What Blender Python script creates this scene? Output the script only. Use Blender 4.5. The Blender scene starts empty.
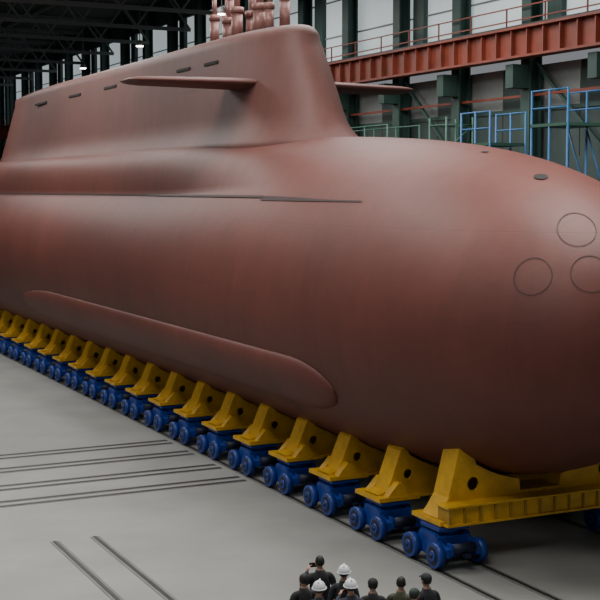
import bpy, bmesh, math, random
from mathutils import Vector, Matrix
random.seed(4)
scene=bpy.context.scene
pi=math.pi
# ---------------------------------------------------------------- materials
def mat(name,col,rough=0.6,metal=0.0,var=0.0,vscale=3.0,bump=0.0,bscale=20.0,col2=None,emit=None,estr=0.0,stretch=(1,1,1),plates=None,spec=0.5):
    m=bpy.data.materials.new(name); m.use_nodes=True
    nt=m.node_tree; b=nt.nodes['Principled BSDF']
    b.inputs['Base Color'].default_value=(*col,1)
    b.inputs['Roughness'].default_value=rough
    b.inputs['Metallic'].default_value=metal
    b.inputs['Specular IOR Level'].default_value=spec
    tc=nt.nodes.new('ShaderNodeTexCoord'); mp=nt.nodes.new('ShaderNodeMapping')
    mp.inputs['Scale'].default_value=stretch
    nt.links.new(tc.outputs['Object'],mp.inputs['Vector'])
    colout=None
    if var>0:
        n=nt.nodes.new('ShaderNodeTexNoise'); n.inputs['Scale'].default_value=vscale; n.inputs['Detail'].default_value=8
        n.inputs['Roughness'].default_value=0.6
        nt.links.new(mp.outputs['Vector'],n.inputs['Vector'])
        r=nt.nodes.new('ShaderNodeValToRGB')
        c2=col2 if col2 else tuple(c*(1-var) for c in col)
        c1=tuple(min(1,c*(1+var*0.6)) for c in col)
        r.color_ramp.elements[0].position=0.3; r.color_ramp.elements[0].color=(*c2,1)
        r.color_ramp.elements[1].position=0.7; r.color_ramp.elements[1].color=(*c1,1)
        nt.links.new(n.outputs['Fac'],r.inputs['Fac']); colout=r.outputs['Color']
    seamh=None
    if plates:
        sx=nt.nodes.new('ShaderNodeSeparateXYZ'); nt.links.new(tc.outputs['Object'],sx.inputs[0])
        cx=nt.nodes.new('ShaderNodeCombineXYZ')
        nt.links.new(sx.outputs['Y'],cx.inputs['X']); nt.links.new(sx.outputs['Z'],cx.inputs['Y'])
        br=nt.nodes.new('ShaderNodeTexBrick'); br.inputs['Scale'].default_value=1.0
        br.inputs['Brick Width'].default_value=plates[0]; br.inputs['Row Height'].default_value=plates[1]
        br.inputs['Mortar Size'].default_value=0.010; br.inputs['Mortar Smooth'].default_value=0.6
        br.inputs['Color1'].default_value=(1,1,1,1); br.inputs['Color2'].default_value=(0.90,0.91,0.92,1); br.inputs['Mortar'].default_value=(0.84,0.84,0.84,1)
        nt.links.new(cx.outputs[0],br.inputs['Vector']); seamh=br.outputs['Fac']
        mp2=nt.nodes.new('ShaderNodeMapping'); mp2.inputs['Scale'].default_value=(2.2,2.2,0.25)
        nt.links.new(tc.outputs['Object'],mp2.inputs['Vector'])
        n3=nt.nodes.new('ShaderNodeTexNoise'); n3.inputs['Scale'].default_value=1.5; n3.inputs['Detail'].default_value=6
        nt.links.new(mp2.outputs['Vector'],n3.inputs['Vector'])
        r3=nt.nodes.new('ShaderNodeValToRGB'); r3.color_ramp.elements[0].position=0.3; r3.color_ramp.elements[0].color=(0.91,0.91,0.92,1)
        r3.color_ramp.elements[1].position=0.7; r3.color_ramp.elements[1].color=(1.03,1.03,1.03,1)
        nt.links.new(n3.outputs['Fac'],r3.inputs['Fac'])
        for src in (br.outputs['Color'],r3.outputs['Color']):
            mx=nt.nodes.new('ShaderNodeMixRGB'); mx.blend_type='MULTIPLY'; mx.inputs[0].default_value=1
            nt.links.new(colout,mx.inputs[1]); nt.links.new(src,mx.inputs[2]); colout=mx.outputs[0]
    if colout: nt.links.new(colout,b.inputs['Base Color'])
    if bump>0:
        n2=nt.nodes.new('ShaderNodeTexNoise'); n2.inputs['Scale'].default_value=bscale; n2.inputs['Detail'].default_value=4
        nt.links.new(mp.outputs['Vector'],n2.inputs['Vector'])
        bp=nt.nodes.new('ShaderNodeBump'); bp.inputs['Strength'].default_value=bump; bp.inputs['Distance'].default_value=0.05
        nt.links.new(n2.outputs['Fac'],bp.inputs['Height']); last=bp
        if seamh:
            b2=nt.nodes.new('ShaderNodeBump'); b2.inputs['Strength'].default_value=0.15; b2.inputs['Distance'].default_value=0.02; b2.invert=True
            nt.links.new(seamh,b2.inputs['Height']); nt.links.new(bp.outputs['Normal'],b2.inputs['Normal']); last=b2
        nt.links.new(last.outputs['Normal'],b.inputs['Normal'])
    if emit:
        b.inputs['Emission Color'].default_value=(*emit,1); b.inputs['Emission Strength'].default_value=estr
    return m
M={}
M['hull']=mat('hull_primer_paint',(0.138,0.038,0.027),0.55,var=0.16,vscale=0.4,bump=0.2,bscale=1.5,plates=(2.6,1.9),spec=0.42)
M['sail']=mat('sail_primer_paint',(0.138,0.055,0.045),0.58,var=0.12,vscale=0.5,bump=0.15,bscale=1.6,plates=(3.4,1.5),spec=0.4)
M['seam_shade']=mat('seam_and_shade',(0.03,0.011,0.010),0.7)  # mast collars, plus the shade painted under the casing edge
M['ring']=mat('door_seam',(0.05,0.017,0.014),0.7)
M['black']=mat('black_void',(0.008,0.007,0.007),0.8)
M['mast']=mat('mast_primer',(0.24,0.115,0.10),0.4,metal=0.2)
M['yellow']=mat('cradle_yellow',(0.66,0.37,0.015),0.45,var=0.25,vscale=2.5,bump=0.05)
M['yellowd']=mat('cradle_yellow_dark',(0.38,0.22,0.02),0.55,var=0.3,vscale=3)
M['blue']=mat('bogie_blue',(0.012,0.045,0.27),0.4,var=0.35,vscale=5)
M['tyre']=mat('wheel_dark',(0.015,0.02,0.045),0.5,metal=0.3)
M['steel']=mat('rail_steel',(0.04,0.04,0.04),0.45,metal=0.5)
M['floor']=mat('concrete_floor',(0.265,0.27,0.252),0.5,var=0.18,vscale=0.35,bump=0.05,bscale=6)
M['strip']=mat('track_strip',(0.15,0.15,0.14),0.6,var=0.2,vscale=1.5)
M['green']=mat('column_green',(0.030,0.07,0.058),0.55,var=0.3,vscale=1)
M['girder']=mat('crane_girder_red',(0.22,0.045,0.024),0.5,var=0.35,vscale=1.2)
M['panel']=mat('wall_panel_grey',(0.28,0.31,0.30),0.7,var=0.35,vscale=0.5)
M['paneld']=mat('wall_panel_dark',(0.045,0.07,0.065),0.7,var=0.3,vscale=0.6)
M['window']=mat('daylight_panel',(0.55,0.62,0.62),0.5,var=0.1,vscale=0.6,emit=(0.75,0.85,0.88),estr=0.42)
M['ceil']=mat('ceiling_dark',(0.03,0.035,0.037),0.8,var=0.3,vscale=0.4)
M['truss']=mat('truss_grey',(0.12,0.135,0.135),0.6)
M['scaf']=mat('scaffold_blue',(0.03,0.14,0.33),0.5)
M['scafg']=mat('scaffold_green',(0.04,0.11,0.08),0.5)
M['lamp']=mat('lamp_glow',(1,1,1),0.5,emit=(1,0.97,0.9),estr=14)
M['housing']=mat('lamp_housing',(0.15,0.15,0.15),0.5)
# ---------------------------------------------------------------- mesh builder
class MB:
    def __init__(s): s.bm=bmesh.new(); s.mats=[]
    def mi(s,m):
        if m not in s.mats: s.mats.append(m)
        return s.mats.index(m)
    def _set(s,faces,m,smooth=False):
        i=s.mi(m)
        for f in faces: f.material_index=i; f.smooth=smooth
    def box(s,c,d,m,rot=None):
        mt=Matrix.Translation(c)
        if rot: mt=mt@rot
        mt=mt@Matrix.Diagonal((d[0],d[1],d[2],1))
        r=bmesh.ops.create_cube(s.bm,size=1,matrix=mt)
        s._set({f for v in r['verts'] for f in v.link_faces},m)
    def cyl(s,a,b,r,m,seg=12,r2=None,smooth=True):
        a=Vector(a);b=Vector(b);d=b-a
        q=d.to_track_quat('Z','Y').to_matrix().to_4x4()
        mt=Matrix.Translation((a+b)/2)@q
        o=bmesh.ops.create_cone(s.bm,cap_ends=True,cap_tris=False,segments=seg,radius1=r,radius2=r if r2 is None else r2,depth=d.length,matrix=mt)
        fs={f for v in o['verts'] for f in v.link_faces}
        s._set(fs,m,False)
        if smooth:
            for f in fs:
                if len(f.verts)==4: f.smooth=True
    def beam(s,a,b,w,m):
        a=Vector(a);b=Vector(b);d=b-a
        q=d.to_track_quat('Z','Y').to_matrix().to_4x4()
        mt=Matrix.Translation((a+b)/2)@q@Matrix.Diagonal((w,w,d.length,1))
        r=bmesh.ops.create_cube(s.bm,size=1,matrix=mt)
        s._set({f for v in r['verts'] for f in v.link_faces},m)
    def sph(s,c,r,m,seg=16,fn=None):
        o=bmesh.ops.create_uvsphere(s.bm,u_segments=seg,v_segments=max(8,seg*3//4),radius=1)
        for v in o['verts']:
            p=v.co.copy()
            p=Vector((p.x*r[0],p.y*r[1],p.z*r[2]))
            if fn: p=fn(p)
            v.co=p+Vector(c)
        s._set({f for v in o['verts'] for f in v.link_faces},m,True)
        return o['verts']
    def prism(s,pts,axis,lo,hi,m):
        def P(p,t): return (t,p[0],p[1]) if axis=='x' else ((p[0],t,p[1]) if axis=='y' else (p[0],p[1],t))
        A=[s.bm.verts.new(P(p,lo)) for p in pts]; B=[s.bm.verts.new(P(p,hi)) for p in pts]
        fs=[s.bm.faces.new(A),s.bm.faces.new(B[::-1])]
        n=len(pts)
        for i in range(n): fs.append(s.bm.faces.new((A[i],B[i],B[(i+1)%n],A[(i+1)%n])))
        s._set(fs,m)
    def loft(s,rings,m,closed=True,cap=True,smooth=True):
        R=[[s.bm.verts.new(p) for p in r] for r in rings]; fs=[]
        n=len(R[0])
        for a,b in zip(R[:-1],R[1:]):
            for i in range(n if closed else n-1):
                fs.append(s.bm.faces.new((a[i],a[(i+1)%n],b[(i+1)%n],b[i])))
        if cap and closed: fs.append(s.bm.faces.new(R[0][::-1])); fs.append(s.bm.faces.new(R[-1]))
        s._set(fs,m,smooth)
    def mesh(s,name):
        bmesh.ops.recalc_face_normals(s.bm,faces=s.bm.faces[:])
        me=bpy.data.meshes.new(name); s.bm.to_mesh(me); s.bm.free()
        for m in s.mats: me.materials.append(m)
        return me
    def obj(s,name,parent=None,loc=(0,0,0)):
        o=bpy.data.objects.new(name,s.mesh(name)); o.location=loc
        scene.collection.objects.link(o)
        if parent: o.parent=parent
        return o
def link(name,me,loc=(0,0,0),parent=None,rz=0):
    o=bpy.data.objects.new(name,me); o.location=loc; o.rotation_euler=(0,0,rz)
    scene.collection.objects.link(o)
    if parent: o.parent=parent
    return o
def empty(name,loc=(0,0,0)):
    o=bpy.data.objects.new(name,None); o.location=loc; scene.collection.objects.link(o); return o
def sm(a,b,x):
    t=max(0,min(1,(x-a)/(b-a))); return t*t*(3-2*t)

# ---------------------------------------------------------------- camera
cam=bpy.data.cameras.new('camera'); cam.lens=76.8; cam.sensor_width=36; cam.clip_end=600
co=bpy.data.objects.new('camera',cam); scene.collection.objects.link(co)
co.location=(0,0,8.5); co.rotation_euler=(math.radians(90-4.9),0,math.radians(-26))
scene.camera=co
# ---------------------------------------------------------------- submarine
X0,ZC,R,H=18.3,5.25,4.0,4.9
YT,YF=20.4,34.0; L=YF-YT; NB,MBW=4.2,2.15
def s_bow(y):
    if y>=YF: return 1.0
    u=min(1,(YF-y)/L); return max(0,(1-u**NB))**(1/MBW)
def s_tail(y):
    if y<=72: return 1.0
    return max(0.05,1-0.93*((y-72)/27)**1.7)
def Hy(y): return 4.15+0.75*sm(19,37,y)
def sec(y,th):
    s=s_bow(y)*s_tail(y); c,sn=math.cos(th),math.sin(th)
    if sn<=0: r=R-0.12*(1-sm(22,31,y))*sn*sn
    else:
        h=Hy(y)
        egg=1/math.sqrt((c/R)**2+(sn/h)**2)
        sup=1/((abs(c)/2.63)**6+(sn/h)**6)**(1/6)
        cas=max(R,sup); w=sm(30,46,y); w2=sm(76,90,y)
        r=egg*(1-w)+(cas*(1-w2)+R*w2)*w
    return r*s
def surf(y,th,off=0):
    r=sec(y,th)+off
    return Vector((X0+r*math.cos(th),y,ZC+r*math.sin(th)))
def th_at_z(y,z):
    lo,hi=pi/2,pi
    for _ in range(40):
        m=(lo+hi)/2
        if surf(y,m).z>z: lo=m
        else: hi=m
    return lo
def nrm_at(y,th):
    du=(surf(y+0.03,th)-surf(y-0.03,th)).normalized(); dv=(surf(y,th+0.005)-surf(y,th-0.005)).normalized()
    n=du.cross(dv).normalized(); c=surf(y,th)
    if n.dot(c-Vector((X0,max(y,27),ZC)))<0: n=-n
    return n
sub=empty('submarine',(X0,58,0))
def child(o,par):
    o.parent=par; o.matrix_parent_inverse=Matrix.Translation(-par.location); return o
NA=216
ys=[]
k=46
for i in range(k+1):
    u=i/k; ys.append(YT+0.0005+ (YF-YT)*(u**2.4))
y=YF+0.4
while y<99: ys.append(y); y+=0.6 if y<46 else 1.5
b=MB()
b.loft([[surf(y,2*pi*i/NA) for i in range(NA)] for y in ys],M['hull'])
child(b.obj('hull'),sub)
b=MB()
def ribbon(yl,zlo,zhi,off,side):  # dark surface strip, painted shade of the gap below the casing overhang
    prev=None
    for y in yl:
        pts=[]
        for z in (zlo(y),zhi(y)):
            p=surf(y,th_at_z(y,z),off)
            if side: p.x=2*X0-p.x
            pts.append(b.bm.verts.new(p))
        if prev:
            f=b.bm.faces.new((prev[0],pts[0],pts[1],prev[1])); f.material_index=b.mi(M['seam_shade'])
        prev=pts
for side in (0,1):
    ribbon([28.0+0.25*i for i in range(24)],lambda y:8.20,lambda y:8.235+0.09*sm(28.2,33.5,y),0.02,side)
    ribbon([33.7+0.7*i for i in range(60)],lambda y:8.27,lambda y:8.335,0.03,side)
child(b.obj('casing_gap_shade'),sub)
# flank fairing
b=MB(); rings=[]
ya,yb=28.3,60.0
for i in range(101):
    y=ya+(yb-ya)*(0.5-0.5*math.cos(pi*i/100))
    e=min(1,max(0,(y-ya)/2.2)); e=math.sqrt(max(0.0001,1-(1-e)**2))
    e2=min(1,max(0,(yb-y)/7)); e*=math.sqrt(max(0.0001,1-(1-e2)**2))
    thc=pi+math.asin(1.85/4.0)
    rr=sec(y,thc); ring=[]
    for j in range(36):
        a=2*pi*j/36; ca,sa=math.cos(a),math.sin(a)
        tx=math.copysign(abs(ca)**0.9,ca)*0.80*e
        nz=math.copysign(abs(sa)**1.25,sa)*0.27*e**0.8
        t2=thc+tx/4.0
        ring.append((X0+(rr+nz)*math.cos(t2),y,ZC+(rr+nz)*math.sin(t2)))
    rings.append(ring)
b.loft(rings,M['hull'])
rings2=[[(2*X0-p[0],p[1],p[2]) for p in r] for r in rings]
b.loft(rings2,M['hull'])
child(b.obj('flank_fairing'),sub)
def y_for(dx,dz):
    lo,hi=YT+0.001,YF
    th=math.atan2(dz,dx); rr=math.hypot(dx,dz)
    for _ in range(50):
        m=(lo+hi)/2
        if sec(m,th)>rr: hi=m
        else: lo=m
    return lo,th
b=MB()
def ring_on(dx,dz,r,w,m,rv=None):
    y,th=y_for(dx,dz); c=surf(y,th); n=nrm_at(y,th)
    t1=n.cross(Vector((0,0,1))).normalized(); t2=n.cross(t1); rv=rv or r
    N=56; vs=[]
    for i in range(N):
        a=2*pi*i/N; pr=[]
        for q in (-w,w):
            p=c+t1*(r+q)*math.cos(a)+t2*(rv+q)*math.sin(a)
            d=p-Vector((X0,p.y,ZC))
            y2,_=y_for(d.x,d.z) if d.length<3.6 else (p.y,0)
            pr.append(b.bm.verts.new(Vector((p.x,y2,p.z))+n*0.012))
        vs.append(pr)
    for i in range(N):
        a,c2=vs[i],vs[(i+1)%N]
        f=b.bm.faces.new((a[0],a[1],c2[1],c2[0])); f.material_index=b.mi(M[m])
for dx,dz,rv in ((-2.17,1.45,0.42),(-1.27,1.52,0.42),(-1.08,2.42,0.50)):
    ring_on(dx,dz,0.405,0.010,'ring',rv); 
    if abs(dx)>1.2: ring_on(-dx,dz,0.405,0.010,'ring',rv)
    else: ring_on(-dx,dz,0.405,0.010,'ring',rv)
child(b.obj('torpedo_tube_doors'),sub)
# sail
b=MB()
def sail_ring(z):
    u=(z-10.0)/4.0
    fl=max(0,1-u/0.22)**2
    yf=35.0+2.3*u**1.2-0.5*fl; yb_=80.0-5*u+0.5*fl
    hw=1.55-0.35*u+0.3*fl
    return yf,yb_,hw
def sail_pts(yf,yb_,hw,z):
    n=26; nose=4.6; tail=14.0
    side=[]
    for i in range(n+1):
        t=i/n; side.append((yf+nose*(1-math.cos(t*pi/2)),hw*math.sin(t*pi/2)**0.85))
    for i in range(1,13):
        side.append((yf+nose+(yb_-tail-yf-nose)*i/12,hw))
    for i in range(1,17):
        t=i/16; side.append((yb_-tail*(1-t),hw*max(0.02,(1-t**1.8))))
    return [(X0-w,y,z) for y,w in side]+[(X0+w,y,z) for y,w in side[::-1][0:-1]]
rings=[]
for z in [9.2,9.9,10.0,10.1,10.25,10.45,10.7,11,11.5,12,12.5,13,13.35]:
    zz=max(z,10.0); rings.append(sail_pts(*sail_ring(zz),z))
yf,yb_,hw=sail_ring(13.35)
for i in range(1,9):
    a=i/8*pi/2; d=0.45*(1-math.cos(a)); z=13.35+0.45*math.sin(a)
    rings.append(sail_pts(yf+d*1.3+0.05*i/8,yb_-d,hw-d,z))
b.loft(rings,M['sail'])
child(b.obj('sail'),sub)
b=MB()
for yy in (41.9,44.6,48.8,53.4,58.8,65.0):
    z=12.9; hw=sail_ring(z)[2]
    for s_ in (-1,1): b.box((X0+s_*(hw-0.01),yy,z),(0.10,1.15+(yy-40)*0.04,0.10),M['black'])
child(b.obj('sail_limber_slots'),sub)
b=MB()
for sgn in (-1,1):
    rings=[]
    for i in range(25):
        t=i/24; x=X0+sgn*(1.0+4.25*t)
        e=1 if t<0.85 else math.sqrt(max(0.004,1-((t-0.85)/0.15)**2))
        ch=(2.2-0.5*t)*(0.5+0.5*e); th_=(0.19-0.06*t)*e
        rings.append([(x,39.3+0.3*t+ch*0.5*math.cos(a),12.0+th_*math.sin(a)) for a in [2*pi*j/28 for j in range(28)]])
    b.loft(rings,M['sail'])
child(b.obj('sail_planes'),sub)
b=MB()
for (dx,yy,r,h) in ((-0.45,38.9,0.15,0.7),(-0.35,39.9,0.22,0.8),(0.3,39.3,0.18,1.1),(0.1,40.9,0.26,0.75),(-0.4,41.7,0.2,0.9),(0.35,42.1,0.22,0.85),(-0.1,43.0,0.26,0.7),(-0.35,43.9,0.17,0.9),(0.3,44.2,0.2,0.95)):
    z=13.75
    b.cyl((X0+dx,yy,z),(X0+dx,yy,z+h),r,M['mast'],20)
    b.cyl((X0+dx,yy,z+h),(X0+dx,yy,z+h+0.2),r*1.2,M['mast'],20)
    b.cyl((X0+dx,yy,z+h+0.2),(X0+dx,yy,z+h+0.9),r*0.5,M['mast'],12)
    b.cyl((X0+dx,yy,z+h+0.9),(X0+dx,yy,z+h+1.05),r*0.7,M['mast'],12)
    b.cyl((X0+dx,yy,z),(X0+dx,yy,z+0.12),r*1.4,M['seam_shade'],20)
child(b.obj('masts'),sub)
b=MB()
def disc_on(y,deg,r,m,asp=1.0,off=0.02):
    t=math.radians(deg); c=surf(y,t); n=nrm_at(y,t)
    t1=n.cross(Vector((0,0,1))).normalized(); t2=n.cross(t1)
    vs=[b.bm.verts.new(c+n*off+t1*r*asp*math.cos(a)+t2*r*math.sin(a)) for a in [2*pi*i/24 for i in range(24)]]
    f=b.bm.faces.new(vs); f.material_index=b.mi(m)
disc_on(23.75,100.5,0.16,M['black'],1.0)
disc_on(26.2,97,0.07,M['black'],1.5)
child(b.obj('bow_openings'),sub)
b=MB()
for a in (45,135,225,315):
    t=math.radians(a); d=Vector((math.cos(t),0,math.sin(t)))
    rr=[]
    for q in (0.8,4.0):
        c=Vector((X0,93-0.2*q,ZC))+d*q; ch=3.2-0.35*q; pr=d.cross(Vector((0,1,0)))
        rr.append([c+Vector((0,ch*0.5*math.cos(u),0))+pr*0.18*math.sin(u) for u in [2*pi*i/20 for i in range(20)]])
    b.loft(rr,M['hull'])
b.cyl((X0,98,ZC),(X0,100.2,ZC),0.45,M['steel'],20,r2=0.15)
for i in range(7):
    t=2*pi*i/7; d=Vector((math.cos(t),0,math.sin(t))); pr=d.cross(Vector((0,1,0)))
    rr=[]
    for q in (0.3,1.0,1.7,2.0):
        c=Vector((X0,99.2+0.15*q,ZC))+d*q+pr*0.12*q*q; w=0.45*math.sin(pi*(q+0.3)/2.5)+0.05
        tw=(pr*0.7+Vector((0,0.7,0))).normalized(); nn=d.cross(tw)
        rr.append([c+tw*w*math.cos(u)+nn*0.04*math.sin(u) for u in [2*pi*k/12 for k in range(12)]])
    b.loft(rr,M['steel'])
child(b.obj('stern_gear'),sub)

# ---------------------------------------------------------------- cradles
def plate_with_hole(outer,hole_list,y0,th):
    cu=bpy.data.curves.new('tmp','CURVE'); cu.dimensions='2D'; cu.fill_mode='BOTH'; cu.extrude=th/2
    def sp(pts):
        s=cu.splines.new('POLY'); s.points.add(len(pts)-1)
        for i,p in enumerate(pts): s.points[i].co=(p[0],p[1],0,1)
        s.use_cyclic_u=True
    sp(outer)
    for hx,hz,hr in hole_list: sp([(hx+hr*math.cos(2*pi*i/20),hz+hr*math.sin(2*pi*i/20)) for i in range(20)])
    o=bpy.data.objects.new('tmp',cu); scene.collection.objects.link(o)
    dg=bpy.context.evaluated_depsgraph_get(); me=bpy.data.meshes.new_from_object(o.evaluated_get(dg))
    bpy.data.objects.remove(o)
    me.transform(Matrix.Translation((0,y0,0))@Matrix.Rotation(pi/2,4,'X'))
    return me
ZB=0.90
def cradle(Y,front=False):
    b=MB()
    Rl=R*s_bow(Y-0.35)
    def hz(dx): return ZC-math.sqrt(max(0.01,(Rl-0.0)**2-dx*dx))-0.05
    if front: xo,xt,xi=2.85,1.85,0.62
    else: xo,xt,xi=3.0,2.1,1.0
    if front:
        top=2.60
        pts=[(-xo,ZB),(-xo,ZB+0.10),(-xo+0.30,ZB+0.55),(-xt-0.42,top-0.04),(-xt-0.34,top+0.03),(-xt-0.14,top),(-xt+0.02,min(hz(-xt+0.02),top-0.10))]
    else:
        top=hz(-xt)
        pts=[(-xo,ZB),(-xo,ZB+0.10),(-xo+0.30,ZB+0.18),(-xt-0.24,top+0.14),(-xt-0.14,top+0.22),(-xt,top)]
    n=6; xs=xt-0.02
    for i in range(1,n+1):
        x=-xs+(xs-xi)*i/n; pts.append((x,hz(x)))
    beamz=min(hz(-xi)-0.12,1.42 if front else 1.22)
    beamz=max(beamz,ZB+0.12)
    pts.append((-xi+0.04,beamz))
    right=[(-p[0],p[1]) for p in pts[::-1]]
    prof=pts+right
    hr=0.16 if front else 0.12
    hxx=xt+0.05; hzz=ZB+(0.62 if front else 0.52)*(hz(hxx)-ZB)+0.02
    holes=[(-hxx,hzz,hr),(hxx,hzz,hr)]
    hwid=0.30
    for yy in (-hwid,hwid):
        me=plate_with_hole(prof,holes,yy,0.05)
        nf=len(b.bm.faces); b.bm.from_mesh(me); bpy.data.meshes.remove(me)
        b.bm.faces.ensure_lookup_table()
        b._set(b.bm.faces[nf:],M['yellow'])
    for sg in (1,-1):
        for a,c in zip(pts[:-1],pts[1:]):
            a=Vector((sg*a[0],0,a[1]));c=Vector((sg*c[0],0,c[1])); d=c-a
            ang=math.atan2(d.z,d.x)
            b.box((a+c)/2,(d.length,hwid*2+0.04,0.04),M['yellow'],Matrix.Rotation(-ang,4,'Y'))
        b.box((sg*(xo-0.45),0,ZB+0.05),(1.15,1.25,0.10),M['yellow'])
        for yy in (-hwid-0.14,hwid+0.14):
            b.prism([(sg*(xo-0.15),ZB+0.1),(sg*(xo-0.45),ZB+0.42),(sg*(xo-0.55),ZB+0.42),(sg*(xo-0.85),ZB+0.1)],'y',yy-0.12,yy+0.12,M['yellow'])
    b.box((0,0,ZB+0.03),(2*xo-0.2,hwid*2+0.3,0.06),M['yellow'])
    b.box((0,0,beamz),(2*xi,hwid*2+0.1,0.05),M['yellow'])
    x=-xi+0.3
    while x<xi-0.1:
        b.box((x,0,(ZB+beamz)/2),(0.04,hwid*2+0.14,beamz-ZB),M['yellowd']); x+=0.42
    if front:
        yc=-hwid-0.26
        b.box((0.1,yc,ZB+0.24),(2*xo+0.1,0.34,0.38),M['yellow'])
        b.box((0.1,yc,ZB+0.45),(2*xo+0.3,0.52,0.04),M['yellow'])
        b.box((0.1,yc,ZB+0.03),(2*xo+0.3,0.52,0.05),M['yellow'])
        x=-xo+0.02
        while x<xo+0.25:
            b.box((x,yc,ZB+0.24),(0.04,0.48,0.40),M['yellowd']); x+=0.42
    b.obj('hull_cradle',loc=(X0,Y,0))
def bogie_mesh():
    b=MB()
    for sx in (-0.40,0.40):
        b.prism([(-0.80,0.28),(-0.80,0.48),(-0.45,0.54),(-0.3,0.72),(0.3,0.72),(0.45,0.54),(0.80,0.48),(0.80,0.28),(0.5,0.20),(-0.5,0.20)],'x',sx-0.06,sx+0.06,M['blue'])
        for sy in (-0.53,0.53):
            o=0.16 if sx>0 else -0.16
            b.cyl((sx+o-0.09,sy,0.305),(sx+o+0.09,sy,0.305),0.285,M['blue'],28)
            b.cyl((sx+o-0.10,sy,0.305),(sx+o+0.10,sy,0.305),0.21,M['tyre'],24)
            b.cyl((sx+o-0.13,sy,0.305),(sx+o+0.13,sy,0.305),0.12,M['blue'],16)
            b.cyl((sx+o-0.16,sy,0.305),(sx+o+0.16,sy,0.305),0.05,M['tyre'],12)
    for sy in (-0.53,0.53): b.cyl((-0.6,sy,0.305),(0.6,sy,0.305),0.06,M['tyre'],12)
    b.box((0,0,0.52),(0.86,0.8,0.30),M['blue'])
    b.box((0,-0.60,0.38),(0.76,0.12,0.2),M['blue']); b.box((0,0.60,0.38),(0.76,0.12,0.2),M['blue'])
    b.cyl((0,0,0.66),(0,0,0.80),0.32,M['blue'],24)
    b.box((0,0,0.82),(0.8,0.8,0.07),M['blue'])
    b.cyl((-0.3,-0.76,0.46),(0.3,-0.76,0.46),0.12,M['tyre'],16)
    for s in (-0.32,0.32): b.box((s,-0.74,0.46),(0.05,0.22,0.26),M['blue'])
    b.box((0.0,-0.9,0.33),(0.12,0.25,0.08),M['tyre'])
    return b.mesh('rail_bogie')
bm_=bogie_mesh()
CY=[24.7+2.62*i for i in range(25)]
for i,Y in enumerate(CY):
    cradle(Y+(0.1 if i==0 else 0),front=(i==0))
    for sx in (-1,1):
        link('rail_bogie',bm_,(X0+sx*2.65,Y-0.2,0.02))
# ---------------------------------------------------------------- floor & rails
b=MB(); b.box((-10,65,-0.15),(92,190,0.3),M['floor']); b.obj('floor')
def rails(name,xs,y0,y1):
    b=MB()
    for x in xs:
        b.box((x,(y0+y1)/2,0.004),(0.24,y1-y0,0.008),M['strip'])
        b.box((x,(y0+y1)/2,0.010),(0.08,y1-y0,0.020),M['steel'])
    b.obj(name)
rails('rail_track',[X0-2.65-0.56,X0-2.65+0.56],-20,118)
rails('rail_track',[X0+2.65-0.56,X0+2.65+0.56],-20,118)
rails('rail_track',[8.0,9.0],-20,30)
b=MB()
for yy in (34.0,34.5,35.9,36.4,38.2,38.7,40.2,40.7):
    b.box((-14.1,yy,0.004),(57.8,0.26,0.008),M['strip'])
    b.box((-14.1,yy,0.008),(57.8,0.11,0.016),M['steel'])
b.obj('cross_track_rails')
# ---------------------------------------------------------------- walls
XW=30.6
b=MB()
b.box((XW+0.3,65,4.9),(0.4,190,9.8),M['paneld'])
b.obj('wall_right')
cols=[36.5+5*i for i in range(-8,24)]
b=MB()
for y in cols:
    b.box((XW-0.30,y,10.5),(0.5,0.10,21),M['green'])
    b.box((XW-0.55,y,10.5),(0.08,0.6,21),M['green']); b.box((XW-0.05,y,10.5),(0.08,0.6,21),M['green'])
    b.box((XW-0.95,y,12.9),(0.8,0.5,0.9),M['green'])
b.obj('wall_columns')
b=MB()
for i,y in enumerate(cols):
    for (z0,z1) in ((9.8,11.6),(11.75,13.4)):
        for h_ in (0,1):
            k=(i*5+int(z0)*3+h_*2)%5
            b.box((XW+0.2,y+1.3+2.45*h_,(z0+z1)/2),(0.1,2.4,z1-z0),M['panel'] if k in(0,1) else M['paneld'])
    b.box((XW+0.15,y+2.5,11.68),(0.15,5,0.14),M['green'])
    if i%2==0:
        b.beam((XW-0.3,y+0.3,9.8),(XW-0.3,y+4.7,13.4),0.12,M['green'])
    b.beam((XW-0.35,y,12.2),(XW-0.35,y+5,12.2),0.10,M['girder'])
b.obj('wall_panels')
for i,y in enumerate(cols):
    b=MB()
    b.box((XW+0.2,y+2.5,17.2),(0.08,4.9,5.2),M['window'])
    for z in (14.6,16.3,18.1,19.8): b.box((XW+0.12,y+2.5,z),(0.1,5,0.06),M['panel'])
    if i%2==0: b.box((XW+0.05,y+3.9,17.2),(0.25,0.9,5.2),M['green'])
    b.obj('window_%d'%(i+1))
b=MB(); b.box((XW+0.3,65,20.6),(0.3,190,1.6),M['paneld']); b.obj('trim_1')
b=MB()
gx=XW-1.4
b.box((gx,65,14.1),(0.12,170,1.0),M['girder']); b.box((gx,65,14.62),(0.7,170,0.09),M['girder']); b.box((gx,65,13.55),(0.6,170,0.09),M['girder'])
y=-20
while y<150:
    b.box((gx,y,14.1),(0.5,0.06,1.0),M['girder']); y+=1.0
b.box((gx,65,14.72),(0.12,170,0.12),M['steel'])
b.obj('crane_girder')
b=MB()
y=-20
while y<150:
    b.beam((gx+0.6,y,14.6),(gx+0.6,y,15.6),0.05,M['girder']); y+=2.5
for z in (15.1,15.6): b.beam((gx+0.6,-20,z),(gx+0.6,150,z),0.05,M['girder'])
b.obj('crane_walkway_railing')
b=MB(); b.box((-10,152,10.5),(92,0.4,21),M['paneld'])
for x in range(-50,34,7): b.box((x,151.6,10.5),(0.8,0.5,21),M['green'])
b.obj('wall_far')
b=MB(); b.box((-10,80,21.5),(92,150,0.3),M['ceil']); b.obj('ceiling')
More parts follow.
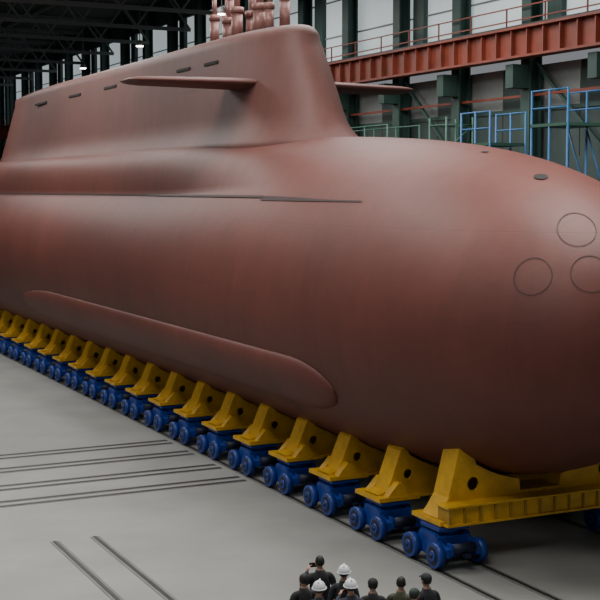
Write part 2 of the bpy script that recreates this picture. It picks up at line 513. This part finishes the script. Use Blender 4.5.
def truss_mesh():
    b=MB(); x0,x1=-50,30.2; zt,zb=2.4,0.0; n=22
    b.beam((x0,0,zt),(x1,0,zt),0.22,M['truss']); b.beam((x0,0,zb),(x1,0,zb),0.22,M['truss'])
    for i in range(n):
        a=x0+(x1-x0)*i/n; c=x0+(x1-x0)*(i+1)/n
        b.beam((a,0,zb),((a+c)/2,0,zt),0.12,M['truss']); b.beam(((a+c)/2,0,zt),(c,0,zb),0.12,M['truss'])
    return b.mesh('roof_truss')
tm=truss_mesh()
for i in range(13): link('roof_truss',tm,(0,46+8*i,18.75))
b=MB()
for x in range(-48,30,6): b.box((x,85,21.25),(0.15,130,0.2),M['truss'])
b.obj('roof_purlins')
def lamp_mesh():
    b=MB(); b.cyl((0,0,0.35),(0,0,3.74),0.03,M['housing'],8); b.cyl((0,0,0.05),(0,0,0.4),0.28,M['housing'],16,r2=0.12)
    b.cyl((0,0,0),(0,0,0.05),0.22,M['lamp'],16); return b.mesh('high_bay_lamp')
lm=lamp_mesh()
for y in (62,78,94,110,126,142):
    for x in (2,12,24): link('high_bay_lamp',lm,(x+ (y%5),y+0.6,17.6))
# ---------------------------------------------------------------- scaffolding behind the boat
def scaffold(y0,y1,x,z,matk):
    b=MB(); m=M[matk]
    b.box((x,(y0+y1)/2,z),(1.6,y1-y0,0.1),M['scafg'])
    n=max(2,int((y1-y0)/1.8))
    for i in range(n+1):
        y=y0+(y1-y0)*i/n
        for dx in (-0.75,0.75):
            b.cyl((x+dx,y,0),(x+dx,y,z+1.15),0.04,m,8)
    for zz in (2,4,6,8,z+0.55,z+1.12):
        for dx in (-0.75,0.75): b.cyl((x+dx,y0,zz),(x+dx,y1,zz),0.03,m,8)
    for i in range(0,n):
        ya=y0+(y1-y0)*i/n; yb2=y0+(y1-y0)*(i+1)/n
        b.cyl((x+0.75,ya,z-2.2),(x+0.75,yb2,z-0.1),0.03,m,6)
    b.obj('scaffold_platform')
scaffold(32.9,34.8,26.2,10.6,'scaf')
scaffold(37.2,39.0,26.2,10.1,'scaf')
scaffold(45,60,26.6,10.0,'scafg')
def tower(x,y,h,matk):
    b=MB(); m=M[matk]
    for dx in (-0.6,0.6):
        for dy in (-0.6,0.6): b.cyl((x+dx,y+dy,0),(x+dx,y+dy,h),0.045,m,8)
    z=1.0
    while z<h+0.01:
        for d in (-0.6,0.6):
            b.cyl((x-0.6,y+d,z),(x+0.6,y+d,z),0.03,m,6); b.cyl((x+d,y-0.6,z),(x+d,y+0.6,z),0.03,m,6)
        if z+1<=h: b.cyl((x-0.6,y-0.6,z),(x+0.6,y-0.6,z+1),0.03,m,6)
        z+=1
    b.obj('scaffold_tower')
tower(27.2,42.4,11.3,'scafg')
# ---------------------------------------------------------------- people
skin=mat('skin',(0.42,0.24,0.17),0.55); hairm=mat('hair_dark',(0.012,0.01,0.009),0.6); helm=mat('helmet_white',(0.75,0.76,0.78),0.35)
shoe=mat('shoe_black',(0.012,0.012,0.012),0.5); eyem=mat('eye_white',(0.7,0.7,0.7),0.3); lip=mat('lip',(0.35,0.13,0.11),0.5)
def person(loc,rz,jack,trou,head='hair',pose='relax',hgt=1.75,bulk=1.0):
    jm=mat('jacket',jack,0.8,var=0.2,vscale=8,bump=0.25,bscale=12); tm_=mat('trousers',trou,0.85,var=0.2,vscale=8)
    if pose=='raise':
        el=[(-0.30,0.13,1.22),(0.30,0.13,1.22)]; wr=[(-0.13,0.36,1.42),(0.13,0.36,1.42)]
    elif pose=='fold':
        el=[(-0.27,-0.02,1.16),(0.27,-0.02,1.16)]; wr=[(-0.10,0.20,1.08),(0.10,0.20,1.08)]
    else:
        el=[(-0.25,-0.03,1.15),(0.25,-0.03,1.15)]; wr=[(-0.26,0.06,0.91),(0.26,0.06,0.91)]
    V=[((0,0,0.96),(0.165,0.125)),((0,0,1.12),(0.155,0.115)),((0,0,1.30),(0.18,0.125)),((0,-0.01,1.42),(0.14,0.095)),((0,0,1.49),(0.07,0.065)),((0,0.01,1.56),(0.052,0.055)),((0,0.015,1.62),(0.05,0.055))]
    E=[(0,1),(1,2),(2,3),(3,4),(4,5),(5,6)]
    for i,s in enumerate((-1,1)):
        k=len(V)
        e=Vector(el[i]);w=Vector(wr[i]); sh=Vector((s*0.185,0,1.415))
        V+= [((s*0.10,0,1.42),(0.08,0.075)),(tuple(sh),(0.072,0.072)),(tuple(sh.lerp(e,0.5)),(0.06,0.06)),(tuple(e),(0.05,0.05)),(tuple(e.lerp(w,0.5)),(0.045,0.045)),(tuple(w),(0.032,0.032))]
        E+=[(3,k),(k,k+1),(k+1,k+2),(k+2,k+3),(k+3,k+4),(k+4,k+5)]
        k=len(V)
        V+=[((s*0.095,0,0.86),(0.10,0.105)),((s*0.10,0.01,0.68),(0.085,0.09)),((s*0.11,0.02,0.49),(0.066,0.07)),((s*0.115,-0.01,0.30),(0.062,0.066)),((s*0.12,-0.02,0.10),(0.048,0.05)),((s*0.125,0.06,0.05),(0.045,0.04)),((s*0.135,0.17,0.042),(0.042,0.032))]
        E+=[(0,k)]+[(k+j,k+j+1) for j in range(6)]
    me=bpy.data.meshes.new('t'); me.from_pydata([v[0] for v in V],E,[]); me.update()
    o=bpy.data.objects.new('t',me); scene.collection.objects.link(o)
    md=o.modifiers.new('s','SKIN'); md.use_smooth_shade=True
    sv=me.skin_vertices[0].data
    for i,v in enumerate(V):
        f=bulk if v[0][2]>0.2 and i not in (5,6) else 1
        sv[i].radius=(v[1][0]*f,v[1][1]*f); sv[i].use_root=(i==0)
    o.modifiers.new('ss','SUBSURF').levels=2
    dg=bpy.context.evaluated_depsgraph_get(); dg.update()
    m2=bpy.data.meshes.new_from_object(o.evaluated_get(dg)); bpy.data.objects.remove(o)
    b=MB(); b.bm.from_mesh(m2); bpy.data.meshes.remove(m2)
    ids=[b.mi(x) for x in (jm,tm_,skin,shoe)]
    for f in b.bm.faces:
        c=f.calc_center_median(); f.smooth=True
        if c.z>1.525: f.material_index=ids[2]
        elif c.z<0.095: f.material_index=ids[3]
        elif c.z<0.93 and abs(c.x)<0.205 : f.material_index=ids[1]
        else: f.material_index=ids[0]
    b.loft([[(math.cos(a)*q[0],math.sin(a)*q[1],q[2]) for a in [2*pi*i/24 for i in range(24)]] for q in ((0.175*bulk,0.135*bulk,1.05),(0.20*bulk,0.155*bulk,0.86),(0.19*bulk,0.145*bulk,0.86),(0.165*bulk,0.125*bulk,1.0))],jm,cap=False)
    b.loft([[(math.cos(a)*q[0],0.005+math.sin(a)*q[1],q[2]) for a in [2*pi*i/20 for i in range(20)]] for q in ((0.095,0.085,1.47),(0.075,0.075,1.545),(0.062,0.062,1.54),(0.07,0.07,1.48))],jm,cap=False)
    def jaw(p):
        t=max(0,-p.z/0.12); p.x*=1-0.28*t
        if p.y<0: p.y*=1-0.25*t
        return p
    hc=(0,0.025,1.665)
    b.sph(hc,(0.077,0.096,0.118),skin,20,jaw)
    b.sph((0,0.122,1.65),(0.013,0.018,0.022),skin,8); b.cyl((0,0.112,1.69),(0,0.126,1.648),0.007,skin,8,r2=0.012)
    for s in (-1,1):
        b.sph((s*0.030,0.103,1.675),(0.013,0.008,0.008),eyem,8); b.sph((s*0.030,0.110,1.675),(0.005,0.003,0.005),hairm,6)
        b.box((s*0.030,0.112,1.693),(0.03,0.008,0.005),hairm)
        b.sph((s*0.079,0.015,1.66),(0.010,0.020,0.031),skin,8)
    b.sph((0,0.106,1.612),(0.024,0.009,0.007),lip,8)
    def cut(p):
        if p.y>0.02 and p.z<0.05: p.y=0.02+(p.y-0.02)*0.2
        if p.z<-0.05: p.z=-0.05-(-(p.z)-0.05)*0.3
        return p
    b.sph((0,0.012,1.682),(0.084,0.098,0.112),hairm,20,cut)
    if head=='helmet':
        n=24; rings=[]
        for i in range(9):
            a=i/8*pi/2*0.98; r=math.cos(a)
            rings.append([(math.cos(t)*0.112*r,0.02+math.sin(t)*0.135*r,1.70+0.125*math.sin(a)) for t in [2*pi*j/n for j in range(n)]])
        b.loft(rings,helm)
        b.loft([[(math.cos(t)*q[0],0.02+math.sin(t)*(q[1]+(0.05 if math.sin(t)>0 else 0)*q[3]),q[2]) for t in [2*pi*j/n for j in range(n)]] for q in ((0.105,0.128,1.705,0),(0.13,0.152,1.695,1),(0.13,0.152,1.687,1),(0.105,0.128,1.69,0))],helm,cap=False)
        b.box((0,0.02,1.815),(0.02,0.2,0.022),helm)
    elif head=='cap':
        b.sph((0,0.015,1.715),(0.092,0.108,0.085),jm,18)
        b.sph((0,0.12,1.715),(0.07,0.07,0.01),jm,12)
    for i,s in enumerate((-1,1)):
        e=Vector(el[i]);w=Vector(wr[i]); d=(w-e).normalized()
        thumbdir=Vector((0,1,0.0)) if abs(d.z)>0.5 else Vector((0,0,1))
        nrm=d.cross(thumbdir).normalized(); ax=nrm.cross(d).normalized()
        pc=w+d*0.055
        q=Matrix((ax,nrm,d)).transposed()
        b.sph((0,0,0),(0.040,0.016,0.055),skin,12,lambda p:q@p+pc)
        for k,(off,ln) in enumerate(((0.028,0.075),(0.010,0.085),(-0.009,0.078),(-0.027,0.06))):
            p0=w+d*0.095+ax*off; inn=nrm*(1 if (nrm.x*-s)>0 else -1)
            p1=p0+(d+inn*0.15).normalized()*ln*0.42; p2=p1+(d+inn*0.6).normalized()*ln*0.33; p3=p2+(d+inn*1.1).normalized()*ln*0.25
            for a,c,r,r2 in ((p0,p1,0.0095,0.009),(p1,p2,0.009,0.008),(p2,p3,0.008,0.0065)):
                b.cyl(a,c,r,skin,8,r2=r2); b.sph(c,(r2,r2,r2),skin,6)
        p0=w+d*0.03+ax*0.032; p1=p0+(d+ax*0.9).normalized()*0.04; p2=p1+(d*1.2+ax*0.3).normalized()*0.032
        b.cyl(p0,p1,0.012,skin,8,r2=0.011); b.cyl(p1,p2,0.011,skin,8,r2=0.008); b.sph(p1,(0.011,)*3,skin,6); b.sph(p2,(0.008,)*3,skin,6)
    if pose=='raise':
        b.box((0,0.44,1.50),(0.16,0.012,0.085),hairm)
        for s in(-1,1): b.cyl((s*0.13,0.36,1.42),(s*0.085,0.43,1.49),0.018,skin,8)
    zmin=min(v.co.z for v in b.bm.verts); k=hgt/1.78
    for v in b.bm.verts: v.co=(v.co-Vector((0,0,zmin)))*k
    me=b.mesh('person'); o=link('person',me,(loc[0],loc[1],0.0),None,rz)
def at(px,py,zt):
    yaw=math.radians(26); a=math.atan((py-300)/1280)+math.radians(4.9)
    d=(8.5-zt)/math.tan(a); horiz=math.radians(4.9)
    depth=d; cx=(px-300)/1280*(d*math.cos(horiz)+(8.5-zt)*math.sin(horiz))
    return (cx*math.cos(yaw)+depth*math.sin(yaw),-cx*math.sin(yaw)+depth*math.cos(yaw))
dk=(0.018,0.019,0.024)
for px,py,hh,rz,jk,hd,ps,bk in (
    (320,556,1.84,-0.2,(0.015,0.015,0.018),'hair','raise',1.22),
    (344,567,1.78,-0.5,(0.02,0.022,0.03),'helmet','relax',1.15),
    (304,574,1.76,-0.1,(0.02,0.02,0.022),'hair','fold',1.15),
    (351,581,1.78,-0.3,(0.03,0.035,0.05),'helmet','raise',1.12),
    (319,583,1.80,-0.6,(0.05,0.055,0.065),'helmet','relax',1.12),
    (373,579,1.76,-0.4,(0.018,0.018,0.018),'cap','relax',1.15),
    (401,577,1.78,-0.7,(0.07,0.075,0.045),'hair','fold',1.12),
    (427,574,1.82,0.1,(0.02,0.021,0.026),'cap','relax',1.2),
    (414,589,1.74,-0.9,(0.03,0.05,0.04),'cap','relax',1.12)):
    person(at(px,py,hh),rz,jk,dk,hd,ps,hh,bk)
# ---------------------------------------------------------------- lights
def area(name,loc,size,power,col=(1,0.98,0.95),rot=(0,0,0)):
    l=bpy.data.lights.new(name,'AREA'); l.shape='RECTANGLE'; l.size=size[0]; l.size_y=size[1]; l.energy=power; l.color=col
    o=bpy.data.objects.new(name,l); o.location=loc; o.rotation_euler=rot; scene.collection.objects.link(o)
for x,y,p in ((5,16,1500),(19,22,3000),(9,34,2200),(21,42,1900),(10,56,2200),(10,76,2300),(21,62,1900),(-8,30,1000),(-8,55,1000)):
    area('hall_light',(x,y,18.5),(9,9),p)
w=bpy.data.worlds.new('world'); scene.world=w; w.use_nodes=True
w.node_tree.nodes['Background'].inputs[0].default_value=(0.80,0.83,0.88,1); w.node_tree.nodes['Background'].inputs[1].default_value=0.25
